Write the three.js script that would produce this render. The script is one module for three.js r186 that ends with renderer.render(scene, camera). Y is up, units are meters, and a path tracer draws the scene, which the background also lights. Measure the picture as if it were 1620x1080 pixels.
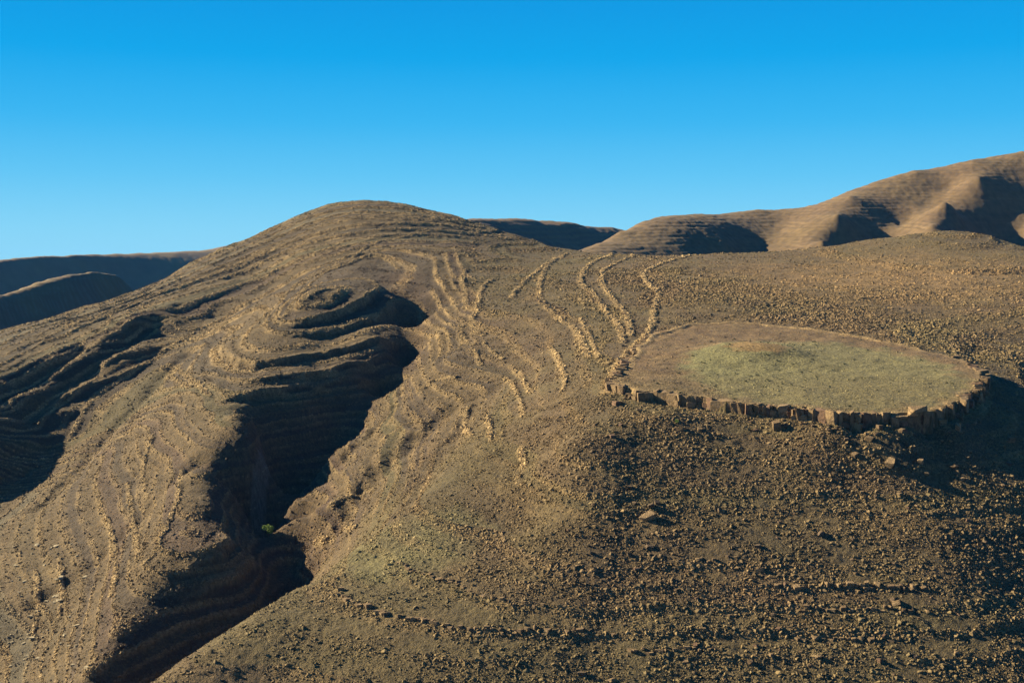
import * as THREE from 'three';
import { ConvexGeometry } from 'three/addons/geometries/ConvexGeometry.js';
import { mergeGeometries } from 'three/addons/utils/BufferGeometryUtils.js';

// ---------------------------------------------------------------- camera, sky, sun, exposure
const scene = new THREE.Scene();
const FOCAL = 1883, PITCH = -Math.atan(110 / FOCAL);             // focal length in pixels of a 1620 x 1080 frame
const camera = new THREE.PerspectiveCamera(2 * Math.atan(540 / FOCAL) * 180 / Math.PI, 1024 / 682, 1, 12000);
camera.position.set(0, 0, 0);
camera.rotation.x = PITCH;

const renderer = new THREE.WebGLRenderer({ antialias: true });
renderer.toneMapping = THREE.LinearToneMapping;
renderer.toneMappingExposure = 3.7;
renderer.shadowMap.enabled = true;

{ // clear deep-blue air, paler towards the horizon, as one smooth dome
  const W = 64, H = 512, data = new Float32Array(W * H * 4);
  const stops = [[-90, .10, .12, .14], [-2, .18, .44, .62], [0, .34, .75, .96], [2, .25, .68, .94], [4.5, .125, .57, .92], [7, .045, .47, .89], [10, .006, .385, .84], [14, .005, .29, .75], [30, .008, .105, .32], [90, .006, .040, .145]];
  for (let j = 0; j < H; j++) {
    const el = (j + .5) / H * 180 - 90;
    let k = 0; while (k < stops.length - 2 && el > stops[k + 1][0]) k++;
    const a = stops[k], b = stops[k + 1], t = Math.min(1, Math.max(0, (el - a[0]) / (b[0] - a[0])));
    for (let i = 0; i < W; i++) {
      const o = (j * W + i) * 4;
      for (let c = 0; c < 3; c++) data[o + c] = (a[c + 1] + (b[c + 1] - a[c + 1]) * t) / 3.7;
      data[o + 3] = 1;
    }
  }
  const sky = new THREE.DataTexture(data, W, H, THREE.RGBAFormat, THREE.FloatType);
  sky.mapping = THREE.EquirectangularReflectionMapping;
  sky.magFilter = sky.minFilter = THREE.LinearFilter; sky.needsUpdate = true;
  scene.background = sky; scene.environment = sky;
}
const SUN_EL = 24 * Math.PI / 180, SUN_BACK = 18 * Math.PI / 180;
const sunDir = new THREE.Vector3(-Math.cos(SUN_EL) * Math.cos(SUN_BACK), Math.sin(SUN_EL), -Math.cos(SUN_EL) * Math.sin(SUN_BACK));
const sun = new THREE.DirectionalLight(new THREE.Color(1, .81, .49), 5);
sun.target.position.set(0, -60, -520); scene.add(sun.target);
sun.position.copy(sun.target.position).addScaledVector(sunDir, 1500);
sun.castShadow = true; sun.shadow.mapSize.set(4096, 4096);
Object.assign(sun.shadow.camera, { left: -700, right: 700, top: 500, bottom: -500, near: 10, far: 3500 });
scene.add(sun);

// ---------------------------------------------------------------- random numbers and noise
function rng(seed) { let a = seed >>> 0; return () => { a = (a + 0x6D2B79F5) | 0; let t = Math.imul(a ^ (a >>> 15), 1 | a); t = (t + Math.imul(t ^ (t >>> 7), 61 | t)) ^ t; return ((t ^ (t >>> 14)) >>> 0) / 4294967296; }; }
const P = new Uint8Array(512), GX = new Float32Array(256), GY = new Float32Array(256);
{ const r = rng(7); const a = Array.from({ length: 256 }, (_, i) => i); for (let i = 255; i > 0; i--) { const j = Math.floor(r() * (i + 1)); [a[i], a[j]] = [a[j], a[i]]; } for (let i = 0; i < 512; i++) P[i] = a[i & 255]; for (let i = 0; i < 256; i++) { const t = r() * 6.2832; GX[i] = Math.cos(t); GY[i] = Math.sin(t); } }
function noise(x, y) {
  const xi = Math.floor(x), yi = Math.floor(y), fx = x - xi, fy = y - yi, X = xi & 255, Y = yi & 255;
  const a = P[P[X] + Y], b = P[P[X + 1] + Y], c = P[P[X] + Y + 1], d = P[P[X + 1] + Y + 1];
  const u = fx * fx * fx * (fx * (fx * 6 - 15) + 10), v = fy * fy * fy * (fy * (fy * 6 - 15) + 10);
  const n0 = GX[a] * fx + GY[a] * fy, n1 = GX[b] * (fx - 1) + GY[b] * fy, n2 = GX[c] * fx + GY[c] * (fy - 1), n3 = GX[d] * (fx - 1) + GY[d] * (fy - 1);
  return (n0 + (n1 - n0) * u + (n2 + (n3 - n2) * u - n0 - (n1 - n0) * u) * v) * 1.5;
}
function fbm(x, y, n) { let s = 0, a = 1, t = 0; for (let i = 0; i < n; i++) { s += a * noise(x, y); t += a; a *= .5; x = x * 2.03 + 17.3; y = y * 2.03 + 5.1; } return s / t; }
function cell(x, y) { // distance to the nearest of scattered points, 0..1
  const xi = Math.floor(x), yi = Math.floor(y); let m = 9;
  for (let j = -1; j <= 1; j++) for (let i = -1; i <= 1; i++) {
    const h = P[P[(xi + i) & 255] + ((yi + j) & 255)], dx = xi + i + .5 + .45 * GX[h] - x, dy = yi + j + .5 + .45 * GY[h] - y, d = dx * dx + dy * dy;
    if (d < m) m = d;
  }
  return Math.sqrt(m);
}
const clamp = (x, a = 0, b = 1) => x < a ? a : x > b ? b : x;
const sm = (a, b, x) => { const t = clamp((x - a) / (b - a)); return t * t * (3 - 2 * t); };
const lerp = (a, b, t) => a + (b - a) * t;

// ---------------------------------------------------------------- survey: bearings read from the photograph + distance D (metres north) give points of the land
const cp = Math.cos(PITCH), sp = Math.sin(PITCH);
function bearing(px, py) { const a = (px - 810) / FOCAL, b = -(py - 540) / FOCAL, y = b * cp + sp, z = b * sp - cp; return [a / -z, y / -z]; }   // x and height per metre of D
function survey(px, py, D) { const [a, b] = bearing(px, py); return [a * D, D, b * D]; }
// a smooth surface h(x, D) through scattered points (multiquadric), sampled to a grid
function surface(points, c, smooth, x0, x1, d0, d1, step) {
  const n = points.length, m = n + 3, A = [], rhs = new Float64Array(m), S = 100;
  for (let i = 0; i < n; i++) {
    const r = new Float64Array(m);
    for (let j = 0; j < n; j++) r[j] = -Math.sqrt(((points[i][0] - points[j][0]) ** 2 + (points[i][1] - points[j][1]) ** 2 + c * c)) / S;
    r[i] -= -smooth; r[n] = 1; r[n + 1] = points[i][0] / S; r[n + 2] = points[i][1] / S; A.push(r); rhs[i] = points[i][2];
  }
  for (let k = 0; k < 3; k++) { const r = new Float64Array(m); for (let j = 0; j < n; j++) r[j] = k === 0 ? 1 : points[j][k - 1] / S; A.push(r); }
  for (let k = 0; k < m; k++) {
    let p = k; for (let i = k + 1; i < m; i++) if (Math.abs(A[i][k]) > Math.abs(A[p][k])) p = i;
    [A[k], A[p]] = [A[p], A[k]]; const t = rhs[k]; rhs[k] = rhs[p]; rhs[p] = t;
    for (let i = k + 1; i < m; i++) { const f = A[i][k] / A[k][k]; if (f === 0) continue; for (let j = k; j < m; j++) A[i][j] -= f * A[k][j]; rhs[i] -= f * rhs[k]; }
  }
  const w = new Float64Array(m);
  for (let k = m - 1; k >= 0; k--) { let s = rhs[k]; for (let j = k + 1; j < m; j++) s -= A[k][j] * w[j]; w[k] = s / A[k][k]; }
  const nx = Math.ceil((x1 - x0) / step) + 1, nd = Math.ceil((d1 - d0) / step) + 1, g = new Float32Array(nx * nd);
  for (let j = 0; j < nd; j++) for (let i = 0; i < nx; i++) {
    const x = x0 + i * step, d = d0 + j * step; let s = w[n] + w[n + 1] * x / S + w[n + 2] * d / S;
    for (let k = 0; k < n; k++) s -= w[k] * Math.sqrt((x - points[k][0]) ** 2 + (d - points[k][1]) ** 2 + c * c) / S;
    g[j * nx + i] = s;
  }
  const cub = (a, b, c2, d, t) => b + .5 * t * (c2 - a + t * (2 * a - 5 * b + 4 * c2 - d + t * (3 * (b - c2) + d - a)));
  return (x, d) => {
    const fx = clamp((x - x0) / step, 1, nx - 2.001), fd = clamp((d - d0) / step, 1, nd - 2.001), i = Math.min(Math.floor(fx), nx - 3), j = Math.min(Math.floor(fd), nd - 3), u = fx - i, v = fd - j;
    const r = [0, 0, 0, 0];
    for (let q = 0; q < 4; q++) { const o = (j - 1 + q) * nx + i; r[q] = cub(g[o - 1], g[o], g[o + 1], g[o + 2], u); }
    return cub(r[0], r[1], r[2], r[3], v);
  };
}

// ---------------------------------------------------------------- the near land
const DIP = .13;                                                   // beds dip towards the viewer
const mesaPlane = D => -44.6 + DIP * (D - 400);
function onMesa(px, py) { const [a, b] = bearing(px, py); const D = (-44.6 - DIP * 400) / (b - DIP); return [a * D, D]; }
// rim of the flat-topped knoll: bearing and height of its cliff there
const rimSurvey = [[972, 603, 2.4], [1000, 614, 3], [1040, 619, 3.6], [1090, 626, 3.9], [1150, 634, 4], [1230, 643, 4.1], [1300, 649, 3.9], [1370, 653, 3.8], [1440, 653, 3.8], [1500, 645, 4], [1535, 625, 4.4], [1553, 597, 4.6], [1545, 580, 4], [1500, 562, 4], [1430, 544, 2], [1340, 527, 1.2], [1240, 514, 1], [1150, 509, 1], [1080, 514, 1], [1035, 528, 1.2], [1005, 552, 1.6], [982, 580, 2]];
const rim = [];
for (let i = 0; i < rimSurvey.length; i++) {
  const n = rimSurvey.length, pts = [-1, 0, 1, 2].map(k => rimSurvey[(i + k + n) % n]).map(p => [...onMesa(p[0], p[1]), p[2]]);
  for (let k = 0; k < 10; k++) {
    const t = k / 10, q = [0, 1, 2].map(c => pts[1][c] + .5 * t * (pts[2][c] - pts[0][c] + t * (2 * pts[0][c] - 5 * pts[1][c] + 4 * pts[2][c] - pts[3][c] + t * (3 * (pts[1][c] - pts[2][c]) + pts[3][c] - pts[0][c]))));
    rim.push(q);
  }
}
for (const [i, p] of rim.entries()) { const a = rim[(i + 1) % rim.length], l = Math.hypot(a[0] - p[0], a[1] - p[1]) || 1, w = 2.4 * noise(p[0] / 13, p[1] / 13) + .9 * noise(p[0] / 4 + 7, p[1] / 4); p[0] += w * (a[1] - p[1]) / l; p[1] -= w * (a[0] - p[0]) / l; }
const mesaMid = rim.reduce((s, p) => [s[0] + p[0] / rim.length, s[1] + p[1] / rim.length], [0, 0]);
const rimBox = rim.reduce((b, p) => [Math.min(b[0], p[0]), Math.max(b[1], p[0]), Math.min(b[2], p[1]), Math.max(b[3], p[1])], [1e9, -1e9, 1e9, -1e9]);
function rimDistance(x, d) {                                       // > 0 inside; also the cliff height of the nearest rim point
  if (x < rimBox[0] - 30 || x > rimBox[1] + 30 || d < rimBox[2] - 30 || d > rimBox[3] + 30) return [-99, 0];
  let m = 1e9, inside = false, cl = 0;
  for (let i = 0, n = rim.length, j = n - 1; i < n; j = i++) {
    const a = rim[j], b = rim[i];
    if ((a[1] > d) !== (b[1] > d) && x < (b[0] - a[0]) * (d - a[1]) / (b[1] - a[1]) + a[0]) inside = !inside;
    const ex = b[0] - a[0], ed = b[1] - a[1], t = clamp(((x - a[0]) * ex + (d - a[1]) * ed) / (ex * ex + ed * ed)), q = (x - a[0] - ex * t) ** 2 + (d - a[1] - ed * t) ** 2;
    if (q < m) { m = q; cl = a[2] + (b[2] - a[2]) * t; }
  }
  return [inside ? Math.sqrt(m) : -Math.sqrt(m), cl];
}
const land = [];
const add = (...l) => l.forEach(p => land.push(survey(...p)));
const RAVINE = [[625, 440, 800], [648, 484, 748], [648, 534, 698], [640, 585, 652], [606, 625, 622], [520, 705, 584], [428, 790, 546], [408, 845, 516], [425, 890, 492], [452, 922, 472], [470, 975, 428], [390, 1062, 388], [260, 1155, 355], [80, 1260, 325]];
const GULLY = [[735, 400, 840], [738, 440, 740], [742, 485, 665], [782, 548, 580], [818, 596, 530], [760, 640, 500], [700, 695, 462], [640, 762, 432], [560, 838, 415], [505, 895, 425]];
const RAVINE1 = [[430, 452, 860], [350, 500, 800], [300, 530, 760], [250, 560, 730], [200, 594, 702], [140, 640, 672], [105, 700, 640], [50, 742, 618], [0, 772, 602], [-80, 830, 570]];
add(...RAVINE, ...GULLY, ...RAVINE1);
// knoll slope facing the viewer
for (const px of [900, 1050, 1200, 1350, 1480]) for (const [py, D] of [[700, 387], [760, 369], [830, 350], [920, 328], [1000, 311], [1080, 296], [1200, 276], [1350, 256]]) add([px, py, D]);
add([1620, 700, 394], [1620, 760, 372], [1620, 840, 353], [1620, 930, 332], [1620, 1000, 314], [1620, 1080, 298], [1760, 760, 385], [1760, 900, 350], [1760, 1080, 304], [1700, 1250, 274], [1560, 700, 390], [1580, 760, 371]);
add([740, 1000, 312], [620, 972, 322], [500, 940, 338], [590, 885, 358], [720, 925, 335], [720, 840, 364], [470, 930, 346], [410, 965, 334], [350, 1003, 324], [290, 1042, 314], [235, 1085, 304], [150, 1160, 290], [420, 1080, 303], [600, 1080, 298], [760, 1080, 296], [500, 1250, 272], [750, 1250, 270], [250, 1250, 275]);
add([1200, 668, 396], [1350, 677, 395], [1480, 677, 398], [1060, 650, 402]);
// left flank of the knoll
add([560, 870, 368], [640, 800, 392], [700, 760, 405], [760, 700, 430], [830, 740, 398], [820, 660, 452], [830, 820, 366], [870, 640, 445], [900, 600, 470], [860, 560, 535], [940, 560, 500], [900, 500, 605], [960, 500, 600], [820, 520, 605], [800, 470, 690], [860, 440, 735], [930, 430, 765], [800, 430, 790], [860, 408, 880], [920, 400, 900], [1000, 480, 625], [1040, 460, 662], [1030, 430, 745], [1060, 405, 830], [980, 402, 880]);
// ground behind and right of the knoll
for (let i = 0; i < rim.length; i += 5) {
  const p = rim[i], a = rim[(i + rim.length - 1) % rim.length], b = rim[(i + 1) % rim.length]; let nx = b[1] - a[1], nd = -(b[0] - a[0]); const l = Math.hypot(nx, nd); nx /= l; nd /= l;
  if (nx * (p[0] - mesaMid[0]) + nd * (p[1] - mesaMid[1]) < 0) { nx = -nx; nd = -nd; }
  land.push([p[0] + nx * 2.5, p[1] + nd * 2.5, mesaPlane(p[1]) - p[2] - .3]);
}
for (const k of [.35, .7]) for (let i = 0; i < rim.length; i += 27) { const p = rim[i], x = mesaMid[0] + (p[0] - mesaMid[0]) * k, d = mesaMid[1] + (p[1] - mesaMid[1]) * k; land.push([x, d, mesaPlane(d) - 5]); }
add([1150, 480, 610], [1300, 490, 600], [1420, 510, 575], [1520, 540, 540], [1620, 590, 490], [1740, 640, 470], [1590, 640, 430], [1660, 680, 416]);
add([1150, 450, 680], [1300, 450, 680], [1450, 460, 660], [1620, 500, 600], [1760, 540, 560], [1150, 420, 760], [1300, 415, 770], [1450, 400, 770], [1560, 410, 740], [1620, 440, 690], [1760, 460, 670]);
add([1130, 401, 840], [1200, 401, 860], [1300, 391, 870], [1400, 376, 870], [1500, 366, 860], [1560, 371, 850], [1620, 391, 820], [1760, 420, 800]);
for (const [px, py, D] of [[980, 402, 880], [1060, 405, 850], [1130, 401, 840], [1200, 401, 860], [1300, 391, 870], [1400, 376, 870], [1500, 366, 860], [1620, 391, 820], [1760, 420, 800]]) { const p = survey(px, py, D); land.push([p[0], p[1] + 90, p[2] - 16], [p[0], p[1] + 220, p[2] - 50]); }
// the middle spur
add([700, 445, 735], [692, 490, 680], [690, 525, 645], [652, 592, 592], [602, 662, 548], [548, 742, 488], [503, 812, 456], [482, 880, 440], [720, 560, 575], [650, 680, 508], [590, 770, 456], [530, 850, 432], [460, 792, 484], [454, 832, 464], [472, 898, 446], [527, 716, 532]);
// the ringed spur
add([600, 420, 850], [560, 425, 825], [490, 466, 694], [530, 452, 722], [328, 688, 532], [322, 740, 490], [320, 790, 458], [275, 850, 424], [238, 935, 398], [190, 1000, 374], [140, 1062, 354], [60, 1160, 328]);
add([330, 872, 416], [400, 884, 428], [428, 900, 440], [300, 935, 402], [370, 925, 410], [415, 700, 545], [400, 745, 520], [380, 800, 486]);
add([420, 470, 745], [350, 540, 700], [280, 600, 650], [230, 660, 610], [180, 720, 576], [250, 740, 530], [230, 810, 480], [120, 800, 522], [0, 830, 540], [150, 900, 450], [0, 920, 472], [80, 1000, 418], [0, 1080, 396], [-100, 1000, 440], [-150, 900, 510], [0, 1250, 350]);
const riser = (l, dx, dd, dh) => l.forEach(p => { const q = survey(...p); land.push(q, [q[0] + dx, q[1] - dd, q[2] - dh]); });
add([332, 640, 570]); riser([[400, 628, 580]], 4, 9, 6); riser([[480, 605, 600], [560, 580, 620], [603, 564, 638]], 4, 10, 9);   // rim of the broad bench
add([445, 527, 655], [530, 505, 676], [612, 482, 705], [420, 560, 626], [520, 545, 648], [615, 512, 676], [380, 600, 602], [500, 580, 618], [608, 545, 650], [600, 450, 735], [595, 570, 634]);
// the left spur and the slope above it
add([0, 634, 655], [80, 583, 695], [150, 541, 732], [207, 506, 768], [270, 480, 805], [330, 455, 850], [-100, 690, 612], [40, 690, 636], [-20, 720, 612], [115, 640, 668], [200, 572, 712]);
add([0, 580, 690], [100, 540, 745], [200, 490, 815], [-100, 620, 650]);
// the summit
add([400, 430, 905], [480, 400, 900], [560, 390, 890], [640, 395, 870], [560, 355, 950], [470, 370, 960], [650, 365, 930], [740, 375, 930], [680, 420, 810], [800, 392, 920]);
const skyline = [[-120, 560, 760], [0, 522, 800], [100, 495, 850], [200, 464, 900], [300, 416, 960], [345, 396, 990], [400, 374, 1010], [460, 346, 1020], [520, 323, 1025], [570, 316, 1025], [640, 322, 1020], [720, 341, 1005], [760, 354, 995], [800, 366, 985], [850, 381, 965], [905, 394, 930]];
add(...skyline);
for (const s of skyline) { const p = survey(...s), q = s[0] < 400 ? 1 : .75; land.push([p[0] - 15, p[1] + 60, p[2] - 14 * q], [p[0] - 30, p[1] + 170, p[2] - 70 * q]); }
const base = surface(land, 5, .004, -560, 560, 225, 1190, 3);

// beds: a height above each bed, and what each bed is made of
const bedCoord = (x, d, h) => h - DIP * (d - 400) + .8 * noise(x / 90 + 3, d / 90) + .18 * noise(x / 24, d / 24 + 9) + .08 * noise(x / 7, d / 7);
function hit(px, py) { const [a, b] = bearing(px, py); let D = 255; while (D < 1150) { const m = rimDistance(a * D, D), h = m[0] > 0 ? mesaPlane(D) : base(a * D, D); if (b * D < h) break; D += 1; } return [a * D, D]; }
const bedAt = (px, py) => { const [x, d] = hit(px, py); return bedCoord(x, d, base(x, d)); };
const ledgeSurvey = [[738, 992], [720, 924], [800, 852], [1340, 928], [1350, 963], [860, 470], [945, 480], [738, 440], [760, 480], [790, 580], [985, 480], [490, 505], [430, 590], [560, 345], [640, 372], [400, 626], [590, 478]];
const bedTops = [];
{
  const r = rng(5), fixed = ledgeSurvey.map(([x, y]) => bedAt(x, y));
  for (const s of fixed) if (!bedTops.some(b => Math.abs(b.s - s) < 1.6)) bedTops.push({ s, hard: 1, main: 1 });
  let s = -150; while (s < 90) { if (!bedTops.some(b => Math.abs(b.s - s) < 2.2)) bedTops.push({ s, hard: .25 + .45 * r(), main: 0 }); s += 3.6 + 4 * r(); }
  bedTops.push({ s: -44.4, hard: 1, main: 1 });
  bedTops.sort((a, b) => a.s - b.s);
  for (const b of bedTops) { b.tone = r(); b.hue = r(); }
}
const RISERS = [-160, -149, -138, -129, -120, -111, -103, -92, -80.5, -69, -60, -52, -45, -37, -30, 100];
const bedIndex = s => { let a = 0, b = bedTops.length - 1; while (b - a > 1) { const m = (a + b) >> 1; if (bedTops[m].s <= s) a = m; else b = m; } return a; };
function inPolygon(poly, x, d) { let c = false; for (let i = 0, j = poly.length - 1; i < poly.length; j = i++) { const a = poly[j], b = poly[i]; if ((a[1] > d) !== (b[1] > d) && x < (b[0] - a[0]) * (d - a[1]) / (b[1] - a[1]) + a[0]) c = !c; } return c; }
const line = l => l.map(p => survey(...p));
function lineDistance(l, x, d) { let m = 1e9; for (let i = 1; i < l.length; i++) { const a = l[i - 1], b = l[i], ex = b[0] - a[0], ed = b[1] - a[1], t = clamp(((x - a[0]) * ex + (d - a[1]) * ed) / (ex * ex + ed * ed)); m = Math.min(m, (x - a[0] - ex * t) ** 2 + (d - a[1] - ed * t) ** 2); } return Math.sqrt(m); }
const ravineLine = line(RAVINE), gullyLine = line(GULLY);
const gullyFar = [[gullyLine[0][0] + 20, 1300], ...gullyLine];
// everything on the viewer's side of the gully is the knoll hill
const nearHill = [...gullyLine, ...ravineLine.slice(-4), [-60, 200], [900, 200], [900, 1300], [gullyLine[0][0] + 20, 1300]];
// how rocky: 1 on the rubble slopes of the knoll, less elsewhere
const rubbleBack = line([[1000, 430, 745], [1150, 470, 640], [1300, 500, 590], [1450, 530, 555], [1620, 560, 520], [1800, 600, 500]]);
const gullies = [
  [[[300, 553], [262, 588], [225, 630], [170, 685], [118, 745], [60, 800]], 3.5, 6], [[[705, 650], [645, 700], [580, 765], [535, 825], [505, 868]], 3.6, 7], [[[640, 610], [600, 670], [545, 720]], 3, 5],
  [[[250, 500], [190, 545], [110, 600], [40, 655]], 4, 6], [[[130, 545], [60, 590], [0, 625]], 4.5, 6], [[[90, 690], [150, 665], [240, 655]], 0, 5], [[[1010, 700], [1000, 780], [985, 900], [960, 1000], [930, 1080]], .7, 6], [[[310, 730], [240, 800], [170, 870], [60, 950]], 2, 5], [[[770, 620], [700, 720], [640, 800]], 2, 5],
].map(([l, deep, wide]) => { const w = l.map(p => hit(...p)); return { line: w, deep, wide, box: [Math.min(...w.map(p => p[0])) - 24, Math.max(...w.map(p => p[0])) + 24, Math.min(...w.map(p => p[1])) - 24, Math.max(...w.map(p => p[1])) + 24] }; });
// scarps: low cliffs where a thick bed breaks off; each line runs from its eastern end, high ground on its far side
const scarps = [
  [[[604, 463], [586, 476], [545, 496], [504, 508], [463, 516], [434, 518]], 4.5], [[[633, 482], [586, 505], [545, 520], [498, 530], [445, 534]], 3.5],
  [[[642, 531], [604, 543], [557, 552], [498, 564], [445, 573], [404, 577], [375, 574], [352, 564], [340, 549]], 4.5], [[[639, 570], [586, 581], [528, 590], [469, 596], [410, 605], [363, 605]], 3.5], [[[621, 590], [563, 596], [498, 607], [422, 621], [358, 634], [328, 640]], 4], [[[539, 458], [530, 470], [504, 482], [475, 486]], 1.6],
  [[[264, 543], [223, 558], [176, 570], [117, 581]], 2.5], [[[281, 502], [234, 505], [193, 517], [152, 526]], 2.5], [[[235, 575], [180, 598], [110, 620], [40, 660]], 3], [[[387, 863], [352, 886], [293, 910], [246, 915]], 3.5], [[[430, 898], [380, 915], [310, 945], [250, 950]], 3.5], [[[703, 663], [656, 681], [615, 687]], 3], [[[592, 751], [563, 769], [516, 786]], 3.5], [[[700, 372], [620, 372], [540, 392], [470, 425]], 1],
].map(([l, deep], n) => { const w = l.map(p => hit(...p)), run = [0]; for (let i = 1; i < w.length; i++) run.push(run[i - 1] + Math.hypot(w[i][0] - w[i - 1][0], w[i][1] - w[i - 1][1])); return { line: w, run, deep, n, box: [Math.min(...w.map(p => p[0])) - 34, Math.max(...w.map(p => p[0])) + 34, Math.min(...w.map(p => p[1])) - 34, Math.max(...w.map(p => p[1])) + 34] }; });
function scarp(x, d) {                                             // [change of height, 1 on a lip]
  let h = 0, lip = 0;
  for (const c of scarps) if (x > c.box[0] && x < c.box[1] && d > c.box[2] && d < c.box[3]) {
    let m = 1e9, side = 1, at = 0;
    for (let i = 1; i < c.line.length; i++) { const a = c.line[i - 1], b = c.line[i], ex = b[0] - a[0], ed = b[1] - a[1], t = clamp(((x - a[0]) * ex + (d - a[1]) * ed) / (ex * ex + ed * ed)), q = (x - a[0] - ex * t) ** 2 + (d - a[1] - ed * t) ** 2; if (q < m) { m = q; side = ex * (d - a[1]) - ed * (x - a[0]) < 0 ? 1 : -1; at = c.run[i - 1] + t * (c.run[i] - c.run[i - 1]); } }
    const end = c.run[c.run.length - 1], fade = sm(0, 14, at) * sm(end, end - 25, at), dist = Math.sqrt(m), w = side * dist + 1.3 * noise(x / 6 + c.n, d / 6) + .5 * noise(x / 2.2, d / 2.2);
    h += .5 * c.deep * fade * Math.tanh(w / 1.1) * Math.exp(-dist / 11); lip = Math.max(lip, fade * sm(-.5, .6, w) * sm(4.5, 1.5, w));
  }
  return [h, lip];
}
// outcrops: thin hard beds that crop out as pale broken ribs, followed one by one
const outcrops = [
  [[735, 427], [731, 445], [736, 462], [737, 487]], [[777, 442], [762, 457], [754, 487], [746, 505], [754, 522], [765, 527]], [[730, 512], [731, 530], [747, 544]],
  [[895, 402], [875, 412], [860, 430], [854, 452], [855, 472], [870, 490], [885, 502], [905, 515], [920, 540], [932, 565]], [[897, 400], [860, 422], [835, 440], [815, 462], [810, 470]],
  [[975, 401], [935, 417], [920, 437], [922, 450], [940, 467], [952, 485], [970, 505], [982, 522], [985, 540]], [[1010, 403], [962, 422], [952, 440], [960, 460], [977, 482], [992, 500], [997, 530]],
  [[1090, 404], [1037, 422], [1017, 435], [1027, 450], [1042, 465], [1035, 487], [1032, 515], [1012, 540], [982, 572], [970, 597]], [[872, 550], [887, 575], [894, 600], [891, 620]], [[917, 505], [930, 525], [942, 552], [946, 565]],
  [[765, 540], [775, 552], [795, 567]], [[752, 555], [760, 575]], [[812, 585], [828, 600], [840, 618]], [[800, 600], [815, 615], [824, 635], [828, 660]], [[773, 658], [776, 700]], [[822, 711], [829, 738]], [[740, 640], [735, 670], [745, 690]],
  [[537, 460], [533, 467], [510, 482], [480, 485], [477, 477], [500, 463], [530, 457]], [[630, 423], [613, 410], [587, 403], [547, 417], [510, 433], [480, 457], [443, 487], [433, 503], [443, 513]], [[600, 457], [587, 443], [547, 440], [500, 450], [467, 473], [450, 500]],
  [[400, 513], [433, 487], [477, 443], [547, 410], [600, 383], [700, 362]], [[410, 372], [470, 350], [530, 332], [600, 327], [680, 336], [740, 350]], [[400, 387], [460, 366], [540, 346], [620, 341], [700, 347], [760, 359]], [[380, 410], [450, 386], [530, 361], [620, 353], [720, 357], [790, 371]], [[350, 440], [430, 406], [520, 376], [620, 363], [740, 368], [830, 383]],
  [[533, 368], [417, 400], [317, 440], [200, 483], [100, 515]], [[533, 389], [433, 428], [350, 461], [267, 489]], [[207, 508], [150, 543], [83, 588], [0, 641]], [[433, 507], [377, 533], [343, 549], [340, 560], [360, 577], [400, 582]], [[300, 612], [262, 590], [283, 583], [333, 625]], [[305, 528], [255, 557], [205, 590], [145, 630], [112, 690]],
  [[202, 765], [206, 800], [214, 847], [218, 885]], [[167, 820], [179, 862], [181, 909], [173, 948]], [[288, 738], [280, 790], [270, 815], [249, 866], [229, 893]], [[93, 885], [97, 932], [92, 980]], [[55, 900], [60, 960], [50, 1010]], [[240, 690], [225, 740], [232, 790]], [[60, 545], [140, 512], [220, 478]], [[20, 600], [90, 560], [170, 520]],
  [[660, 620], [690, 600], [720, 595]], [[600, 700], [640, 672], [680, 660]], [[520, 800], [545, 780], [590, 760]], [[500, 850], [530, 838], [560, 835]],
].map((l, n) => {
  const w = []; for (let i = 0; i < l.length - 1; i++) for (let k = 0; k < 4; k++) { const a = l[Math.max(0, i - 1)], b = l[i], c = l[i + 1], e = l[Math.min(l.length - 1, i + 2)], t = k / 4, q = m => b[m] + .5 * t * (c[m] - a[m] + t * (2 * a[m] - 5 * b[m] + 4 * c[m] - e[m] + t * (3 * (b[m] - c[m]) + e[m] - a[m]))); w.push(hit(q(0), q(1))); }
  w.push(hit(...l[l.length - 1]));
  const mid = w[Math.floor(w.length / 2)][1], wide = mid > 860 ? 2.2 : mid > 600 ? 1.35 : .9;
  return { line: w, n, wide, box: [Math.min(...w.map(p => p[0])) - 5, Math.max(...w.map(p => p[0])) + 5, Math.min(...w.map(p => p[1])) - 5, Math.max(...w.map(p => p[1])) + 5] };
});
function outcrop(x, d) {                                           // 1 on a rib, 0 off it
  let m = 0;
  for (const o of outcrops) if (x > o.box[0] && x < o.box[1] && d > o.box[2] && d < o.box[3]) {
    const w = lineDistance(o.line, x, d) + .6 * noise(x / 3.3, d / 3.3) + .7 * noise(x / 9 + o.n, d / 9), v = sm(o.wide * 1.7, o.wide * .5, Math.abs(w)) * clamp(1 + .7 * noise(x / 8 + 3 * o.n, d / 8));
    if (v > m) m = v;
  }
  return m;
}
function place(x, d) {                                             // what kind of ground
  const [rd, cl] = rimDistance(x, d), near = inPolygon(nearHill, x, d);
  const gd = x > -110 && x < 60 ? Math.min(1, lineDistance(gullyFar, x, d) / 16) : 1, hw = near ? .5 - .5 * gd : .5 + .5 * gd;
  const [step, lip] = near ? [0, 0] : scarp(x, d);
  return { rd, cl, near, hw, step, lip, rib: rd > 0 ? 0 : outcrop(x, d) };
}
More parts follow.
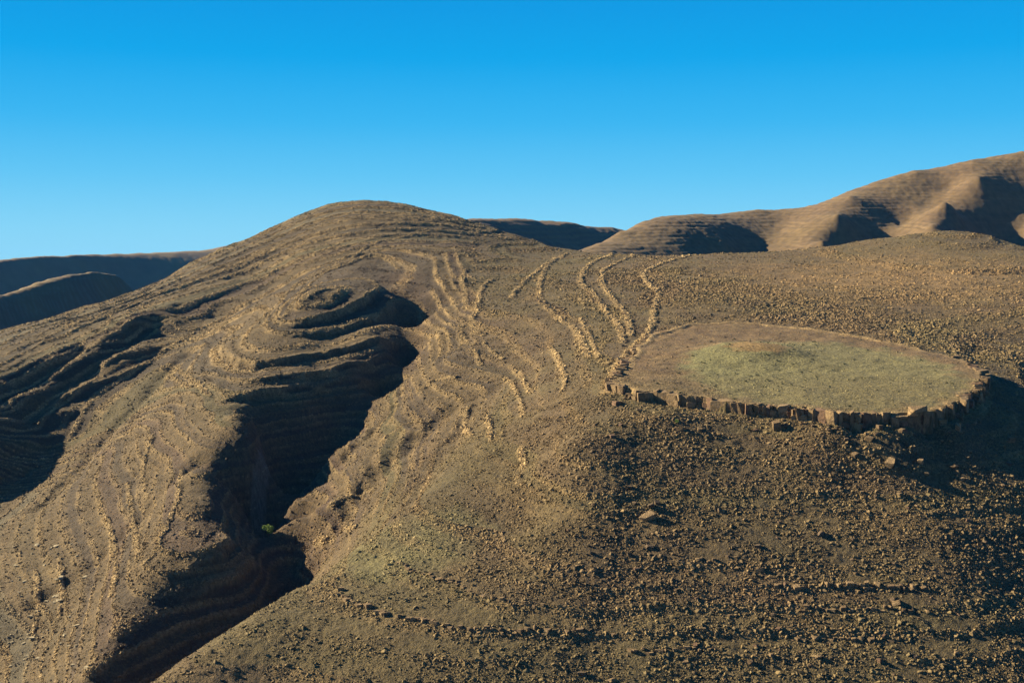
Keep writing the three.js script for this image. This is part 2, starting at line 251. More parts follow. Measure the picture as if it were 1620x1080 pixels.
// on the upper hill the beds are folded: lines of equal bed were followed one by one, and all beds lie between them
const foldPoints = [];
for (const [v, l] of [
  [0, [[0, 526], [100, 499], [200, 468], [300, 421], [400, 379], [460, 351], [520, 329], [570, 321], [640, 327], [720, 345], [800, 370]]],
  [-6, [[0, 545], [150, 492], [250, 455], [350, 410], [410, 386], [470, 360], [530, 340], [600, 334], [680, 342], [740, 355], [800, 373]]],
  [-12, [[0, 560], [100, 516], [200, 485], [317, 438], [417, 399], [470, 376], [540, 356], [620, 350], [700, 354], [760, 364], [830, 384]]],
  [-18, [[0, 580], [60, 548], [140, 514], [220, 483], [330, 448], [430, 410], [520, 379], [620, 365], [740, 371], [850, 390]]],
  [-24, [[80, 556], [180, 518], [267, 489], [350, 462], [433, 429], [533, 391], [600, 382], [700, 380], [800, 392], [880, 401]]],
  [-30, [[280, 515], [350, 488], [400, 468], [450, 438], [547, 402], [620, 393], [690, 398], [735, 425], [737, 487]]],
  [-36, [[636, 425], [613, 411], [587, 405], [547, 417], [510, 433], [480, 457], [443, 487], [433, 503], [443, 513], [504, 508], [545, 496], [586, 476], [607, 461], [629, 441]]],
  [-31, [[537, 458], [533, 467], [510, 482], [480, 484], [477, 475], [500, 463], [520, 456]]], [-28, [[505, 472]]],
  [-40, [[633, 482], [586, 505], [545, 520], [498, 530], [445, 534], [415, 520], [420, 503]]],
  [-45, [[642, 531], [604, 543], [557, 552], [498, 564], [445, 573], [404, 577], [375, 574], [352, 564], [340, 549], [377, 525], [405, 505]]],
  [-49, [[639, 570], [586, 581], [528, 590], [469, 596], [410, 605], [363, 605], [325, 588], [318, 560]]], [-53, [[621, 590], [563, 596], [498, 607], [422, 621], [358, 634], [328, 640], [295, 612], [290, 575]]],
  [-36, [[264, 512], [215, 535], [176, 548], [117, 575], [40, 615]]], [-50, [[264, 560], [223, 580], [176, 605], [120, 640]]], [-42, [[750, 505], [740, 540], [760, 575]]], [-50, [[660, 600], [640, 640]]],
]) for (const p of l) { const [x, d] = hit(...p); foldPoints.push([x, d, v - 30]); }
const fold = surface(foldPoints, 12, .01, -460, 120, 520, 1190, 4);
const foldShare = (x, d) => sm(585, 650, d) * sm(-10, -60, x - (d > 850 ? d - 850 : 0));
const THIN = 3.6;
function thin(x, d, s0) { const m = foldShare(x, d), s = m > 0 ? lerp(s0, fold(x, d), m) : s0, u = s / THIN + .07 * noise(x / 18, d / 18) + .05 * noise(x / 4, d / 4), n = Math.floor(u), p = P[n & 255]; return { n, t: u - n, hard: (.6 + .4 * (p & 31) / 31) * clamp(.9 + .6 * noise(x / 30 + n * 2.3, d / 30)), p: P[(n + 77) & 255] }; }
function ground(x, d, k = place(x, d)) {                           // height of the land with all its relief
  const h0 = base(x, d); let h = h0;
  h += (k.near && d < 450 ? .45 : .9) * fbm(x / 38 + 5, d / 38, 3) + .8 * k.hw * fbm(x / 17, d / 17 + 40, 2);
  const s = bedCoord(x, d, h0), i = bedIndex(s), b = bedTops[i], n = bedTops[i + 1], th = n.s - b.s, t = clamp((s - b.s) / th);
  // each bed: a gentle bench above its lower ledge, a steep edge under its top
  const patchy = clamp(.6 + .9 * noise(x / 42 + i * 7.7, d / 42 + i * 3.1));
  const q = Math.max(.6, 1 - lerp(1.15, 1.5, k.hw) / th), f = t < q ? t * .5 : q * .5 + (t - q) * (1 - q * .5) / (1 - q);
  h += (f - t) * Math.min(th, 6) * n.hard * patchy * lerp(d < 450 ? lerp(.65, .3, sm(355, 375, d)) : 1, .35 * (1 - foldShare(x, d)), k.hw) * (k.rd > -14 ? sm(-2, -14, k.rd) : 1);
  const right = k.near || d > 860 || x > -165 ? 0 : sm(.02, -.3, (base(x + 5, d) - base(x - 5, d)) / 10);   // flanks that fall to the east keep bold benches and risers
  if (right > 0) {
    let e = 0; while (e < RISERS.length - 2 && s > RISERS[e + 1]) e++;
    const eh = RISERS[e + 1] - RISERS[e], et = clamp((s - RISERS[e]) / eh + .05 * noise(x / 9 + e, d / 9), 0, 1), ef = et < .6 ? et * .3 : .18 + (et - .6) * 2.05;
    h += (ef - et) * eh * right * .6;
  }
  if (k.hw > 0) { // thin even beds on the hill of ravines
    const w = thin(x, d, s); h += ((w.t < .55 ? w.t * .3 : .165 + (w.t - .55) * 1.8556) - w.t) * THIN * w.hard * k.hw * (1 - .55 * sm(-185, -215, x) * sm(800, 740, d)) * lerp(.45, 1, Math.max(sm(540, 640, d), k.rd < -98 && x > -110 ? .8 : 0));
  }
  for (const g of gullies) if (x > g.box[0] && x < g.box[1] && d > g.box[2] && d < g.box[3]) { const w = lineDistance(g.line, x, d) + 1.5 * noise(x / 6, d / 6); h -= g.deep * Math.exp(-((w / g.wide) ** 2)); }
  h += (d > 600 && !k.near ? .45 : .6) * k.rib + k.step;
  const rough = lerp(1, .9, k.hw);
  h += rough * (.4 * fbm(x / 3.1, d / 3.1, 3) + .3 * (.5 - cell(x / 1.7, d / 1.7)) * clamp(.6 + noise(x / 12, d / 12 + 3)));
  if (k.rd > -4) {
    const notch = 1.1 * noise(x / 3.4, d / 3.4) + .8 * noise(x / 1.5 + 9, d / 1.5), r = k.rd + notch * sm(.8, 3, k.cl);
    let top = mesaPlane(d) + .3 * fbm(x / 5, d / 5, 3) + .14 * (.5 - cell(x / 1.1, d / 1.1)) + 4.6 * Math.exp(-(((x - mound[0]) / 24) ** 2 + ((d - mound[1]) / 19) ** 2)) + .8 * fbm(x / 16, d / 16, 3) - .9 * sm(9, 0, k.rd) * sm(3, 1, k.cl) + 1 * sm(0, 1.5, k.rd) * sm(5, 1.8, k.rd) * sm(2.4, 1.2, k.cl);
    h = lerp(h, top, sm(-.5, .5, r));
  }
  return h;
}
const mound = onMesa(1195, 562), greenSpot = hit(655, 862);

// colours of the ground (base colours, linear)
const C = (r, g, b) => [r, g, b];
const EARTH = C(.118, .081, .039), TAN = C(.235, .163, .080), DARK = C(.062, .042, .028), PURPLE = C(.090, .055, .037), OLIVE = C(.098, .082, .036), GREY = C(.118, .112, .082), GREEN = C(.19, .184, .084), ORANGE = C(.26, .140, .052), SAND = C(.30, .212, .105), LEDGE = C(.33, .235, .118), RIB = C(.33, .238, .122), RED = C(.105, .055, .036);
const mix = (a, b, t) => [a[0] + (b[0] - a[0]) * t, a[1] + (b[1] - a[1]) * t, a[2] + (b[2] - a[2]) * t];
function colour(x, d, h, k) {
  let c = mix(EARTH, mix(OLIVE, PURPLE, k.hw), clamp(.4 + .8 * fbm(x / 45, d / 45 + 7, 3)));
  if (k.near) { const g = ((x - greenSpot[0]) / 26) ** 2 + ((d - greenSpot[1]) / 24) ** 2 + .7 * fbm(x / 11, d / 11, 3); c = mix(c, GREEN, .55 * sm(1.1, .3, g)); }
  const s = bedCoord(x, d, base(x, d)), i = bedIndex(s), b = bedTops[i], n = bedTops[i + 1], th = n.s - b.s, t = clamp((s - b.s) / th), q = Math.max(.6, 1 - lerp(1.15, 1.5, k.hw) / th);
  const patchy = clamp(.6 + .9 * noise(x / 42 + i * 7.7, d / 42 + i * 3.1));
  const bedC = b.hue < .3 ? PURPLE : b.hue < .5 ? OLIVE : b.hue < .55 ? mix(GREY, EARTH, .5) : b.hue < .8 ? EARTH : DARK;
  c = mix(c, bedC, lerp(.45, .75, k.hw) * clamp(.6 + .8 * noise(x / 20 + i, d / 20)));
  if (k.hw > 0) {
    const w = thin(x, d, s);
    c = mix(c, w.p < 60 ? DARK : w.p < 130 ? PURPLE : w.p < 150 ? mix(GREY, EARTH, .4) : w.p < 175 ? OLIVE : EARTH, .8 * k.hw);
    c = mix(c, LEDGE, 1.4 * k.hw * sm(.66, .76, w.t) * w.hard * lerp(.5, 1, sm(560, 680, d)) * clamp(.75 + .7 * noise(x / 13 + w.n, d / 13)));
  }
  // pale broken rock along each ledge
  const edge = sm(q - .06, q + .03, t) * patchy * n.hard;
  c = mix(c, TAN, clamp(edge * lerp(d < 430 ? .5 : .35, .8 * (1 - foldShare(x, d)), k.hw) * (.8 + .7 * noise(x / 4, d / 4))));
  c = mix(c, RIB, Math.max(.95 * k.rib, .55 * k.lip));
  if (k.near) {
    const tan = Math.exp(-(((x - 225) / 95) ** 2 + ((d - 700) / 75) ** 2));
    c = mix(c, mix(TAN, ORANGE, .25), clamp(1.1 * tan * (.75 + .5 * noise(x / 14, d / 14))));
  } else {
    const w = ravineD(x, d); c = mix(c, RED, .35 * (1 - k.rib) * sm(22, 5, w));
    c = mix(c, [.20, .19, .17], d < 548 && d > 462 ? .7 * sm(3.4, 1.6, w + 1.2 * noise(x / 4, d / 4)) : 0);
  }
  if (k.rd > 0) {
    let m = mix(C(.125, .078, .042), TAN, clamp(.3 + .8 * fbm(x / 9, d / 9, 2)));
    const g = ((x - 118) / 54) ** 2 + ((d - (mesaMid[1] - 6)) / 62) ** 2;
    m = mix(m, GREEN, sm(1.1, .72, g + .45 * fbm(x / 9, d / 9, 4)) * (.8 + .2 * sm(130, 70, x)));
    m = mix(m, C(.135, .108, .048), .55 * sm(mesaMid[1] + 5, mesaMid[1] - 40, d + 8 * noise(x / 12, d / 12)));
    const o = ((x - mound[0] - 1) / 15) ** 2 + ((d - mound[1]) / 13) ** 2 + .9 * fbm(x / 6, d / 6, 3);
    m = mix(m, ORANGE, .62 * sm(1.05, .45, o));
    m = mix(m, SAND, .95 * sm(5, 2, k.rd + 1.2 * noise(x / 4, d / 4)) * (k.cl < 3 ? 1 : .5));
    c = m;
  } else if (k.rd > -6 && k.cl < 2.6) c = mix(c, SAND, .9 * sm(-6, -2, k.rd + noise(x / 3, d / 3)));
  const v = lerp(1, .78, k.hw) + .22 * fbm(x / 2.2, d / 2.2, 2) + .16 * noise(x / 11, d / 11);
  return [c[0] * v, c[1] * v, c[2] * v];
}
const ravineD = (x, d) => (x < 0 && d < 850 ? lineDistance(ravineLine, x, d) : 99);

// ---------------------------------------------------------------- materials
function grain(size, seed, lo, hi, octaves) {                      // tiling grey grain
  const data = new Uint8Array(size * size * 4), r = rng(seed), layers = [];
  for (let o = 0; o < octaves; o++) { const n = size >> o, a = new Float32Array(n * n); for (let i = 0; i < n * n; i++) a[i] = r(); layers.push([n, a]); }
  for (let y = 0; y < size; y++) for (let x = 0; x < size; x++) {
    let s = 0, w = 0;
    layers.forEach(([n, a], o) => {
      const k = n / size, fx = x * k, fy = y * k, xi = Math.floor(fx), yi = Math.floor(fy), u = fx - xi, v = fy - yi, x1 = (xi + 1) % n, y1 = (yi + 1) % n;
      const g = 1 + o * .35; s += g * (lerp(lerp(a[yi * n + xi], a[yi * n + x1], u), lerp(a[y1 * n + xi], a[y1 * n + x1], u), v)); w += g;
    });
    const v = clamp(.5 + (s / w - .5) * 2.6), q = Math.round((lo + (hi - lo) * v) * 255), o = (y * size + x) * 4;
    data[o] = data[o + 1] = data[o + 2] = q; data[o + 3] = 255;
  }
  const t = new THREE.DataTexture(data, size, size); t.wrapS = t.wrapT = THREE.RepeatWrapping; t.magFilter = THREE.LinearFilter; t.minFilter = THREE.LinearMipmapLinearFilter; t.generateMipmaps = true; t.needsUpdate = true;
  return t;
}
const grainMap = grain(1024, 11, .62, 1, 5), grainBump = grain(1024, 12, 0, 1, 5);
grainMap.colorSpace = THREE.SRGBColorSpace;
const M = {
  land: new THREE.MeshStandardMaterial({ vertexColors: true, map: grainMap, bumpMap: grainBump, bumpScale: .25, roughness: 1 }),
  far: new THREE.MeshStandardMaterial({ vertexColors: true, roughness: 1 }),
  rock: new THREE.MeshStandardMaterial({ color: 0xffffff, roughness: .95 }),
};
function tag(o, name, label, category, group, kind) { o.name = name; if (label) o.userData.label = label; if (category) o.userData.category = category; if (group) o.userData.group = group; if (kind) o.userData.kind = kind; o.castShadow = o.receiveShadow = true; return o; }

// ---------------------------------------------------------------- land meshes: one grid, cut along the gully, the rim and the stream bed
const REGIONS = ['knoll', 'mesa', 'hill', 'bed'];
function landGrid(d0, d1, step, sink, keep) {
  const half = .475 * d1 + 16, nx = Math.ceil(2 * half / step) + 1, nd = Math.round((d1 - d0) / step) + 1;
  const hs = new Float32Array(nx * nd), reg = new Int8Array(nx * nd).fill(-1), col = new Float32Array(nx * nd * 3);
  for (let j = 0; j < nd; j++) for (let i = 0; i < nx; i++) {
    const x = -half + i * step, d = d0 + j * step; if (Math.abs(x) > .475 * d + 16 + step) continue;
    const k = place(x, d), o = j * nx + i, h = ground(x, d, k); hs[o] = h - (d < d0 + sink ? .4 : 0);
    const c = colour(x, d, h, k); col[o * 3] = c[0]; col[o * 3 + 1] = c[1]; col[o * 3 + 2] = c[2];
    reg[o] = k.rd > .6 ? 1 : k.near ? 0 : d < 548 && d > 462 && ravineD(x, d) < 2.6 + noise(x / 4, d / 4) ? 3 : 2;
  }
  for (let r = 0; r < 4; r++) {
    const map = new Int32Array(nx * nd).fill(-1), pos = [], cl = [], uv = [], idx = []; let n = 0;
    const vert = o => { if (map[o] < 0) { const i = o % nx, j = (o - i) / nx; map[o] = n++; pos.push(-half + i * step, hs[o], -(d0 + j * step)); cl.push(col[o * 3], col[o * 3 + 1], col[o * 3 + 2]); uv.push((-half + i * step) / 37, (d0 + j * step) / 37); } return map[o]; };
    for (let j = 0; j < nd - 1; j++) for (let i = 0; i < nx - 1; i++) {
      const o = j * nx + i; if (reg[o] !== r || reg[o + 1] < 0 || reg[o + nx] < 0 || reg[o + nx + 1] < 0) continue;
      const a = vert(o), b = vert(o + 1), c = vert(o + nx), e = vert(o + nx + 1);
      if (Math.abs(hs[o] - hs[o + nx + 1]) < Math.abs(hs[o + 1] - hs[o + nx])) idx.push(a, b, e, a, e, c); else idx.push(a, b, c, b, e, c);
    }
    if (idx.length) keep[r].push({ pos, cl, uv, idx });
  }
}
const parts = [[], [], [], []];
landGrid(258, 470, .45, 0, parts); landGrid(469.1, 620, .6, 1.2, parts); landGrid(619, 1130, 1.05, 2, parts);
function joined(list) {
  const gs = list.map(p => { const g = new THREE.BufferGeometry(); g.setAttribute('position', new THREE.Float32BufferAttribute(p.pos, 3)); g.setAttribute('color', new THREE.Float32BufferAttribute(p.cl, 3)); g.setAttribute('uv', new THREE.Float32BufferAttribute(p.uv, 2)); g.setIndex(p.idx); g.computeVertexNormals(); return g; });
  return gs.length > 1 ? mergeGeometries(gs) : gs[0];
}
[['knoll_hillside', 'stony brown hillside below and around the flat-topped knoll', 'hillside'], ['mesa_top', 'flat greenish top of the knoll ringed by a rock rim', 'mesa'], ['ravine_hill', 'brown hill of curving rock beds cut by dark ravines', 'hill'], ['stream_bed', 'pale dry stream bed winding along the shaded ravine floor', 'stream bed']].forEach(([n, l, c], r) => scene.add(tag(new THREE.Mesh(joined(parts[r]), M.land), n, l, c, null, 'structure')));
console.log('land', parts.map(p => p.reduce((s, q) => s + q.idx.length / 3, 0)));

// ---------------------------------------------------------------- far hills
function farHill(name, label, pts, x0, x1, d0, d1, step, paint, beds, crisp = 7) {
  const f = surface(pts, crisp, .004, x0 - 40, x1 + 40, d0 - 40, d1 + 40, 8), nx = Math.round((x1 - x0) / step) + 1, nd = Math.round((d1 - d0) / step) + 1, pos = [], cl = [], idx = [];
  for (let j = 0; j < nd; j++) for (let i = 0; i < nx; i++) {
    const x = x0 + i * step, d = d0 + j * step; let h = f(x, d) + 1.2 * fbm(x / 40, d / 40, 3);
    const s = (h - .06 * (d - 1200)) / beds + .5 * noise(x / 150, d / 150) + .25 * noise(x / 40, d / 40), i0 = Math.floor(s), t = s - i0, hard = .4 + .6 * ((P[i0 & 255] & 63) / 63);
    const e = t < .65 ? t * .35 / .65 : .35 + (t - .65) * .65 / .35; h += (e - t) * beds * hard * .9 * clamp(.65 + .9 * noise(x / 45 + i0 * 5, d / 45)) + (beds < 5 ? .9 * fbm(x / 9, d / 9, 4) : 1.6 * fbm(x / 11, d / 11, 4) );
    pos.push(x, h, -d); cl.push(...paint(x, d, h, i0, t, hard));
  }
  for (let j = 0; j < nd - 1; j++) for (let i = 0; i < nx - 1; i++) { const o = j * nx + i; idx.push(o, o + 1, o + nx, o + 1, o + nx + 1, o + nx); }
  const g = new THREE.BufferGeometry(); g.setAttribute('position', new THREE.Float32BufferAttribute(pos, 3)); g.setAttribute('color', new THREE.Float32BufferAttribute(cl, 3)); g.setIndex(idx); g.computeVertexNormals();
  scene.add(tag(new THREE.Mesh(g, M.far), name, label, 'hill', null, 'structure'));
}
const S = l => l.map(p => survey(...p));
const dense = (p, i, l) => i < l.length - 1 ? [0, 1, 2].map(k => p.map((v, c) => lerp(v, l[i + 1][c], k / 3))) : [p];
const behind = (l, dd, dh) => S(l).map(p => [p[0], p[1] + dd, p[2] + dh]);
{ // the long hill on the right
  const sky = [[900, 400, 1250], [950, 384, 1300], [980, 366, 1350], [1010, 352, 1390], [1040, 343, 1420], [1100, 338, 1460], [1200, 331, 1490], [1300, 322, 1500], [1350, 300, 1500], [1400, 284, 1500], [1450, 270, 1500], [1540, 253, 1500], [1620, 240, 1500], [1750, 226, 1500]];
  const pts = [...S(sky), ...behind(sky, 120, -25), ...behind(sky, 300, -90),
    ...S([[1090, 345, 1400], [1086, 372, 1345], [1082, 400, 1300], [1080, 440, 1250]]),                     // first spur
    ...S([[1150, 352, 1418], [1150, 385, 1352]]),
    ...S([[1236, 352, 1450], [1232, 366, 1425], [1210, 388, 1388], [1190, 406, 1360], [1180, 450, 1330]]),  // its ravine
    ...S([[1350, 310, 1440], [1330, 340, 1375], [1305, 380, 1320], [1290, 440, 1260]]),                     // second spur
    ...S([[1500, 300, 1462], [1470, 325, 1432], [1430, 355, 1402], [1385, 388, 1365], [1360, 450, 1330]]),
    ...S([[1550, 280, 1435], [1500, 318, 1370], [1480, 355, 1320], [1465, 430, 1250]]),                     // third spur
    ...S([[1650, 300, 1440], [1640, 330, 1415], [1618, 360, 1385], [1590, 400, 1370], [1570, 450, 1320]]),
    ...S([[1700, 290, 1400], [1690, 330, 1330], [1680, 420, 1230]]),
    ...S([[1000, 375, 1330], [960, 398, 1260], [940, 440, 1180], [1010, 440, 1200]])];
  farHill('long_hill', 'long brown hill with dark ravines and thin rock beds', pts, 40, 720, 1225, 1600, 1.35, (x, d, h, i, t, hard) => {
    let c = mix(EARTH, PURPLE, clamp(.35 + .7 * fbm(x / 80, d / 80, 3))); c = mix(c, DARK, .4 * ((P[(i + 31) & 255] & 15) / 15));
    c = mix(c, TAN, .3 * sm(.6, .75, t) * hard * clamp(.3 + 1.3 * noise(x / 30 + i * 3, d / 30))); const v = .85 + .4 * fbm(x / 6, d / 6, 2); return c.map(q => q * v);
  }, 3.6, 2);
}
{ // low hill behind the saddle
  const sky = [[560, 372], [640, 356], [720, 348], [770, 346], [830, 346], [900, 352], [980, 362], [1100, 378]].map(([px, py]) => [px, py, 1850 + (px - 760) * .9]);
  farHill('low_hill', 'low flat-topped hill with dark beds behind the saddle', [...S(sky), ...behind(sky, 150, -30), ...behind(sky, 450, -120), ...behind(sky, -70, -32), ...behind(sky, -250, -110)], -280, 360, 1560, 2240, 3, (x, d, h, i, t, hard) => {
    let c = mix(PURPLE, DARK, (P[i & 255] & 15) / 20); c = mix(c, EARTH, sm(.6, .75, t) * .7); const v = 1 + .2 * fbm(x / 9, d / 9, 2); return c.map(q => q * v);
  }, 8, 30);
}
{ // far ridge on the left and the shaded hill before it
  const far = (px, py, back = 0) => [px, py, 2500 + (px + 250) * 1.7 - back];
  const sky = [[-420, 432], [-330, 428], [-250, 422], [-100, 415], [0, 410], [60, 405], [150, 402], [250, 399], [320, 396], [380, 384], [450, 378], [560, 384]].map(p => far(...p)).flatMap(dense);
  farHill('far_ridge', 'far dark blue ridge beyond the hills', [...S(sky), ...behind(sky, 150, -40), ...behind(sky, 500, -160), ...behind(sky, 1200, -260), ...S([far(-200, 470, 110), far(-100, 455, 90), far(0, 446, 90), far(70, 436, 80), far(130, 424, 50), far(180, 440, 110), far(260, 430, 150), far(330, 424, 170), far(420, 420, 200), far(0, 500, 220), far(150, 500, 250), far(300, 470, 300), far(-200, 540, 300), far(450, 460, 400), far(0, 570, 400), far(200, 560, 480)])], -1750, -330, 1950, 3900, 7.5, (x, d, h, i, t) => {
    let c = mix(PURPLE, EARTH, clamp(.4 + noise(x / 120, d / 120))); const v = 1 + .25 * fbm(x / 30, d / 30, 3); return c.map(q => q * v);
  }, 6, 22);
  const mid = (px, py, back = 0) => [px, py, 1400 + (px + 150) * 1 - back];
  const sky2 = [[-150, 500], [-60, 478], [0, 468], [60, 446], [110, 433], [150, 431], [185, 436], [205, 452], [230, 480], [300, 520]].map(p => mid(...p)).flatMap(dense);
  farHill('shaded_hill', 'shaded rounded hill in front of the far ridge', [...S(sky2), ...behind(sky2, 150, -45), ...behind(sky2, 450, -130), ...S([mid(-100, 540, 90), mid(0, 520, 70), mid(60, 490, 60), mid(110, 490, 75), mid(160, 490, 60), mid(200, 510, 60), mid(-150, 620, 160), mid(50, 590, 160), mid(200, 580, 130)])], -860, -330, 1130, 1950, 3.4, (x, d, h, i, t, hard) => {
    let c = mix(PURPLE, EARTH, clamp(.4 + noise(x / 60, d / 60))); c = mix(c, GREY, .5 * sm(.6, .75, t) * hard); const v = 1 + .25 * fbm(x / 12, d / 12, 3); return c.map(q => q * v);
  }, 5, 16);
}
{ // the plain under everything, out to the horizon
  const g = new THREE.PlaneGeometry(16000, 16000); g.rotateX(-Math.PI / 2);
  const m = tag(new THREE.Mesh(g, new THREE.MeshStandardMaterial({ color: new THREE.Color().setRGB(.13, .10, .07), roughness: 1 })), 'ground', 'brown desert ground reaching to the horizon', 'ground', null, 'structure'); m.position.y = -260; scene.add(m);
}
scene.fog = new THREE.FogExp2(new THREE.Color().setRGB(.10, .38, 1), 2.2e-5);
// ---------------------------------------------------------------- rock shapes
function withUV(g, k) { const p = g.attributes.position, u = new Float32Array(p.count * 2); for (let i = 0; i < p.count; i++) { u[2 * i] = (p.getX(i) + .7 * p.getZ(i)) * k; u[2 * i + 1] = (p.getY(i) + .3 * p.getZ(i)) * k; } g.setAttribute('uv', new THREE.BufferAttribute(u, 2)); return g; }
function blockShape(seed, jitter = .09, bevel = .1) {              // a split block: a box with worn edges, 1 m each way, standing on y = 0
  const r = rng(seed), pts = [];
  for (const x of [-.5, .5]) for (const y of [0, 1]) for (const z of [-.5, .5]) {
    const q = new THREE.Vector3(x + (r() - .5) * jitter * 2, y + (r() - .5) * jitter * 1.6, z + (r() - .5) * jitter * 2), b = () => bevel * (.3 + r());
    pts.push(new THREE.Vector3(q.x - Math.sign(x) * b(), q.y, q.z), new THREE.Vector3(q.x, q.y - (y ? 1 : -1) * b(), q.z), new THREE.Vector3(q.x, q.y, q.z - Math.sign(z) * b()));
  }
  return withUV(new ConvexGeometry(pts), .08);
}
function stoneShape(seed, n, flat) {                               // an angular loose stone, about 1 m across
  const r = rng(seed), pts = [];
  for (let i = 0; i < n; i++) { const u = r() * 2 - 1, t = r() * 6.2832, q = Math.sqrt(1 - u * u), k = .42 + .16 * r(); pts.push(new THREE.Vector3(Math.cos(t) * q * k, u * k * flat, Math.sin(t) * q * k * .85)); }
  return withUV(new ConvexGeometry(pts), .08);
}
const rockTones = [[.125, .083, .045], [.098, .064, .036], [.150, .102, .056], [.080, .054, .034], [.185, .128, .070], [.115, .068, .043]];
const rockMats = rockTones.map(c => new THREE.MeshStandardMaterial({ color: new THREE.Color().setRGB(...c.map(v => v * 1.4)), map: grainMap, bumpMap: grainBump, bumpScale: .12, roughness: .95 }));
const blocks = Array.from({ length: 10 }, (_, i) => blockShape(100 + i, .16, .15)), stones = Array.from({ length: 8 }, (_, i) => stoneShape(300 + i, 16, .72));
const topOf = (x, d) => ground(x, d);
function block(parent, name, g, m, x, y, d, w, h, t, yaw, tilt = 0) { const o = new THREE.Mesh(g, m); tag(o, name); o.position.set(x, y, -d); o.rotation.set(tilt, yaw, tilt * .6); o.scale.set(w, h, t); parent.add(o); return o; }

// ---------------------------------------------------------------- the rim of the knoll: split blocks side by side
{
  const cliff = new THREE.Group(); tag(cliff, 'caprock_cliff', 'low cliff of split brown blocks rimming the flat-topped knoll', 'cliff'); scene.add(cliff);
  const r = rng(21), path = [...rim.slice(-34), ...rim.slice(0, 130)], last = path.length - 1;
  const at = s => { let k = 0, a = 0; while (k < last) { const l = Math.hypot(path[k + 1][0] - path[k][0], path[k + 1][1] - path[k][1]); if (a + l > s) { const t = (s - a) / l; return [lerp(path[k][0], path[k + 1][0], t), lerp(path[k][1], path[k + 1][1], t), lerp(path[k][2], path[k + 1][2], t), Math.atan2(path[k + 1][1] - path[k][1], path[k + 1][0] - path[k][0])]; } a += l; k++; } return null; };
  let s = 0, gap = 0, out = 0, drop = 0;
  while (true) {
    const w = 1 + 2.8 * r() ** 1.5, p = at(s + w / 2); if (!p) break;
    if (r() < .24) { out = -.7 + 2.4 * r(); drop = r() < .3 ? -1.1 * r() : .15 * r(); }                           // the face steps in and out from joint to joint
    const o = out + .45 * (r() - .5), nx = Math.sin(p[3]), nd = -Math.cos(p[3]), t = 2.4 + r(), x = p[0] + nx * (o - t / 2 + .9), d = p[1] + nd * (o - t / 2 + .9);
    const foot = Math.min(topOf(x + nx * t * .7, d + nd * t * .7), mesaPlane(d) - 1) - 1, top = mesaPlane(p[1]) + .1 + drop + .25 * (r() - .5);
    const g = () => blocks[Math.floor(r() * 10)], m = () => rockMats[[0, 2, 2, 4, 0, 5][Math.floor(r() * 6)]], high = Math.max(.8, top - foot);
    if (r() < .09 && p[2] < 5) { gap = 2; }
    if (gap-- > 0) { for (let q = 0; q < 2; q++) block(cliff, 'rock_block', g(), m(), x + nx * (1 + r()) + (r() - .5) * w, foot + .5, d + nd * (1 + r()) + (r() - .5) * w, w * (.3 + .4 * r()), high * (.25 + .25 * r()), t * .4, r() * 3, (r() - .5) * .6); }
    else if (r() < .4) {                                           // split by a bedding joint
      const c = .4 + .3 * r(); block(cliff, 'rock_block', g(), m(), x, foot, d, w * 1.12, high * c + .1, t, p[3] + (r() - .5) * .2, (r() - .5) * .05);
      const n = r() < .5 ? 2 : 1; for (let q = 0; q < n; q++) { const sh = n > 1 ? (q - .5) * w * .5 : 0, back = .2 + .6 * r(); block(cliff, 'rock_block', g(), m(), x - nx * back + Math.cos(p[3]) * sh, foot + high * c, d - nd * back + Math.sin(p[3]) * sh, w * (n > 1 ? .5 : .95), high * (1 - c) * (.8 + .25 * r()), t * .9, p[3] + (r() - .5) * .22, (r() - .5) * .05); }
    } else block(cliff, 'rock_block', g(), m(), x, foot, d, w * 1.12, high, t, p[3] + (r() - .5) * .22, (r() - .5) * .05);
    s += w + (r() < .12 ? .5 * r() : 0);
  }
}
// ---------------------------------------------------------------- ledges: beds of harder rock that break out of the slope
function traceBed(px, py, back, ahead) {
  const [x0, d0] = hit(px, py), s0 = bedCoord(x0, d0, base(x0, d0)), S = (x, d) => bedCoord(x, d, base(x, d));
  const grad = (x, d) => { const e = 1.5; return [(S(x + e, d) - S(x - e, d)) / (2 * e), (S(x, d + e) - S(x, d - e)) / (2 * e)]; };
  const run = (len, dir) => { let x = x0, d = d0; const out = []; for (let a = 0; a < len; a += 1) { const g = grad(x, d), l = Math.hypot(...g) || 1; x += dir * g[1] / l; d -= dir * g[0] / l; const e = clamp((S(x, d) - s0) / l, -1.5, 1.5); x -= e * g[0] / l; d -= e * g[1] / l; out.push([x, d, Math.atan2(-g[0], g[1]), g[0] / l, g[1] / l]); } return out; };
  return [...run(back, -1).reverse(), ...run(ahead, 1)];
}
const ledges = [
  [738, 992, 46, 34, .9, 'long ledge of small blocks low on the stony slope, wrapping round its left shoulder'], [720, 924, 24, 30, .75, 'ledge of small blocks crossing the olive slope above the longest ledge'], [800, 852, 14, 26, .7, 'short ledge of small blocks on the olive slope, highest of three'],
  [1340, 928, 20, 24, 1.1, 'dark undercut ledge on the rubble slope under the knoll'], [1350, 963, 16, 20, .9, 'low dark ledge just below the undercut ledge'], [1090, 890, 6, 8, .7, 'very short ledge of blocks between boulders on the slope'],
  [1335, 1006, 14, 16, .8, 'broken ledge of pale blocks low on the rubble slope'], [1060, 1028, 12, 12, .8, 'crumbling ledge of small blocks at the foot of the slope'], [860, 480, 30, 44, .8, 'pale ledge curving down the flank from the saddle'], [945, 480, 36, 40, .8, 'pale ledge curving down beside the knoll towards its rim'], [1040, 460, 40, 60, .8, 'pale ledge running from the saddle into the rim of the knoll'],
];
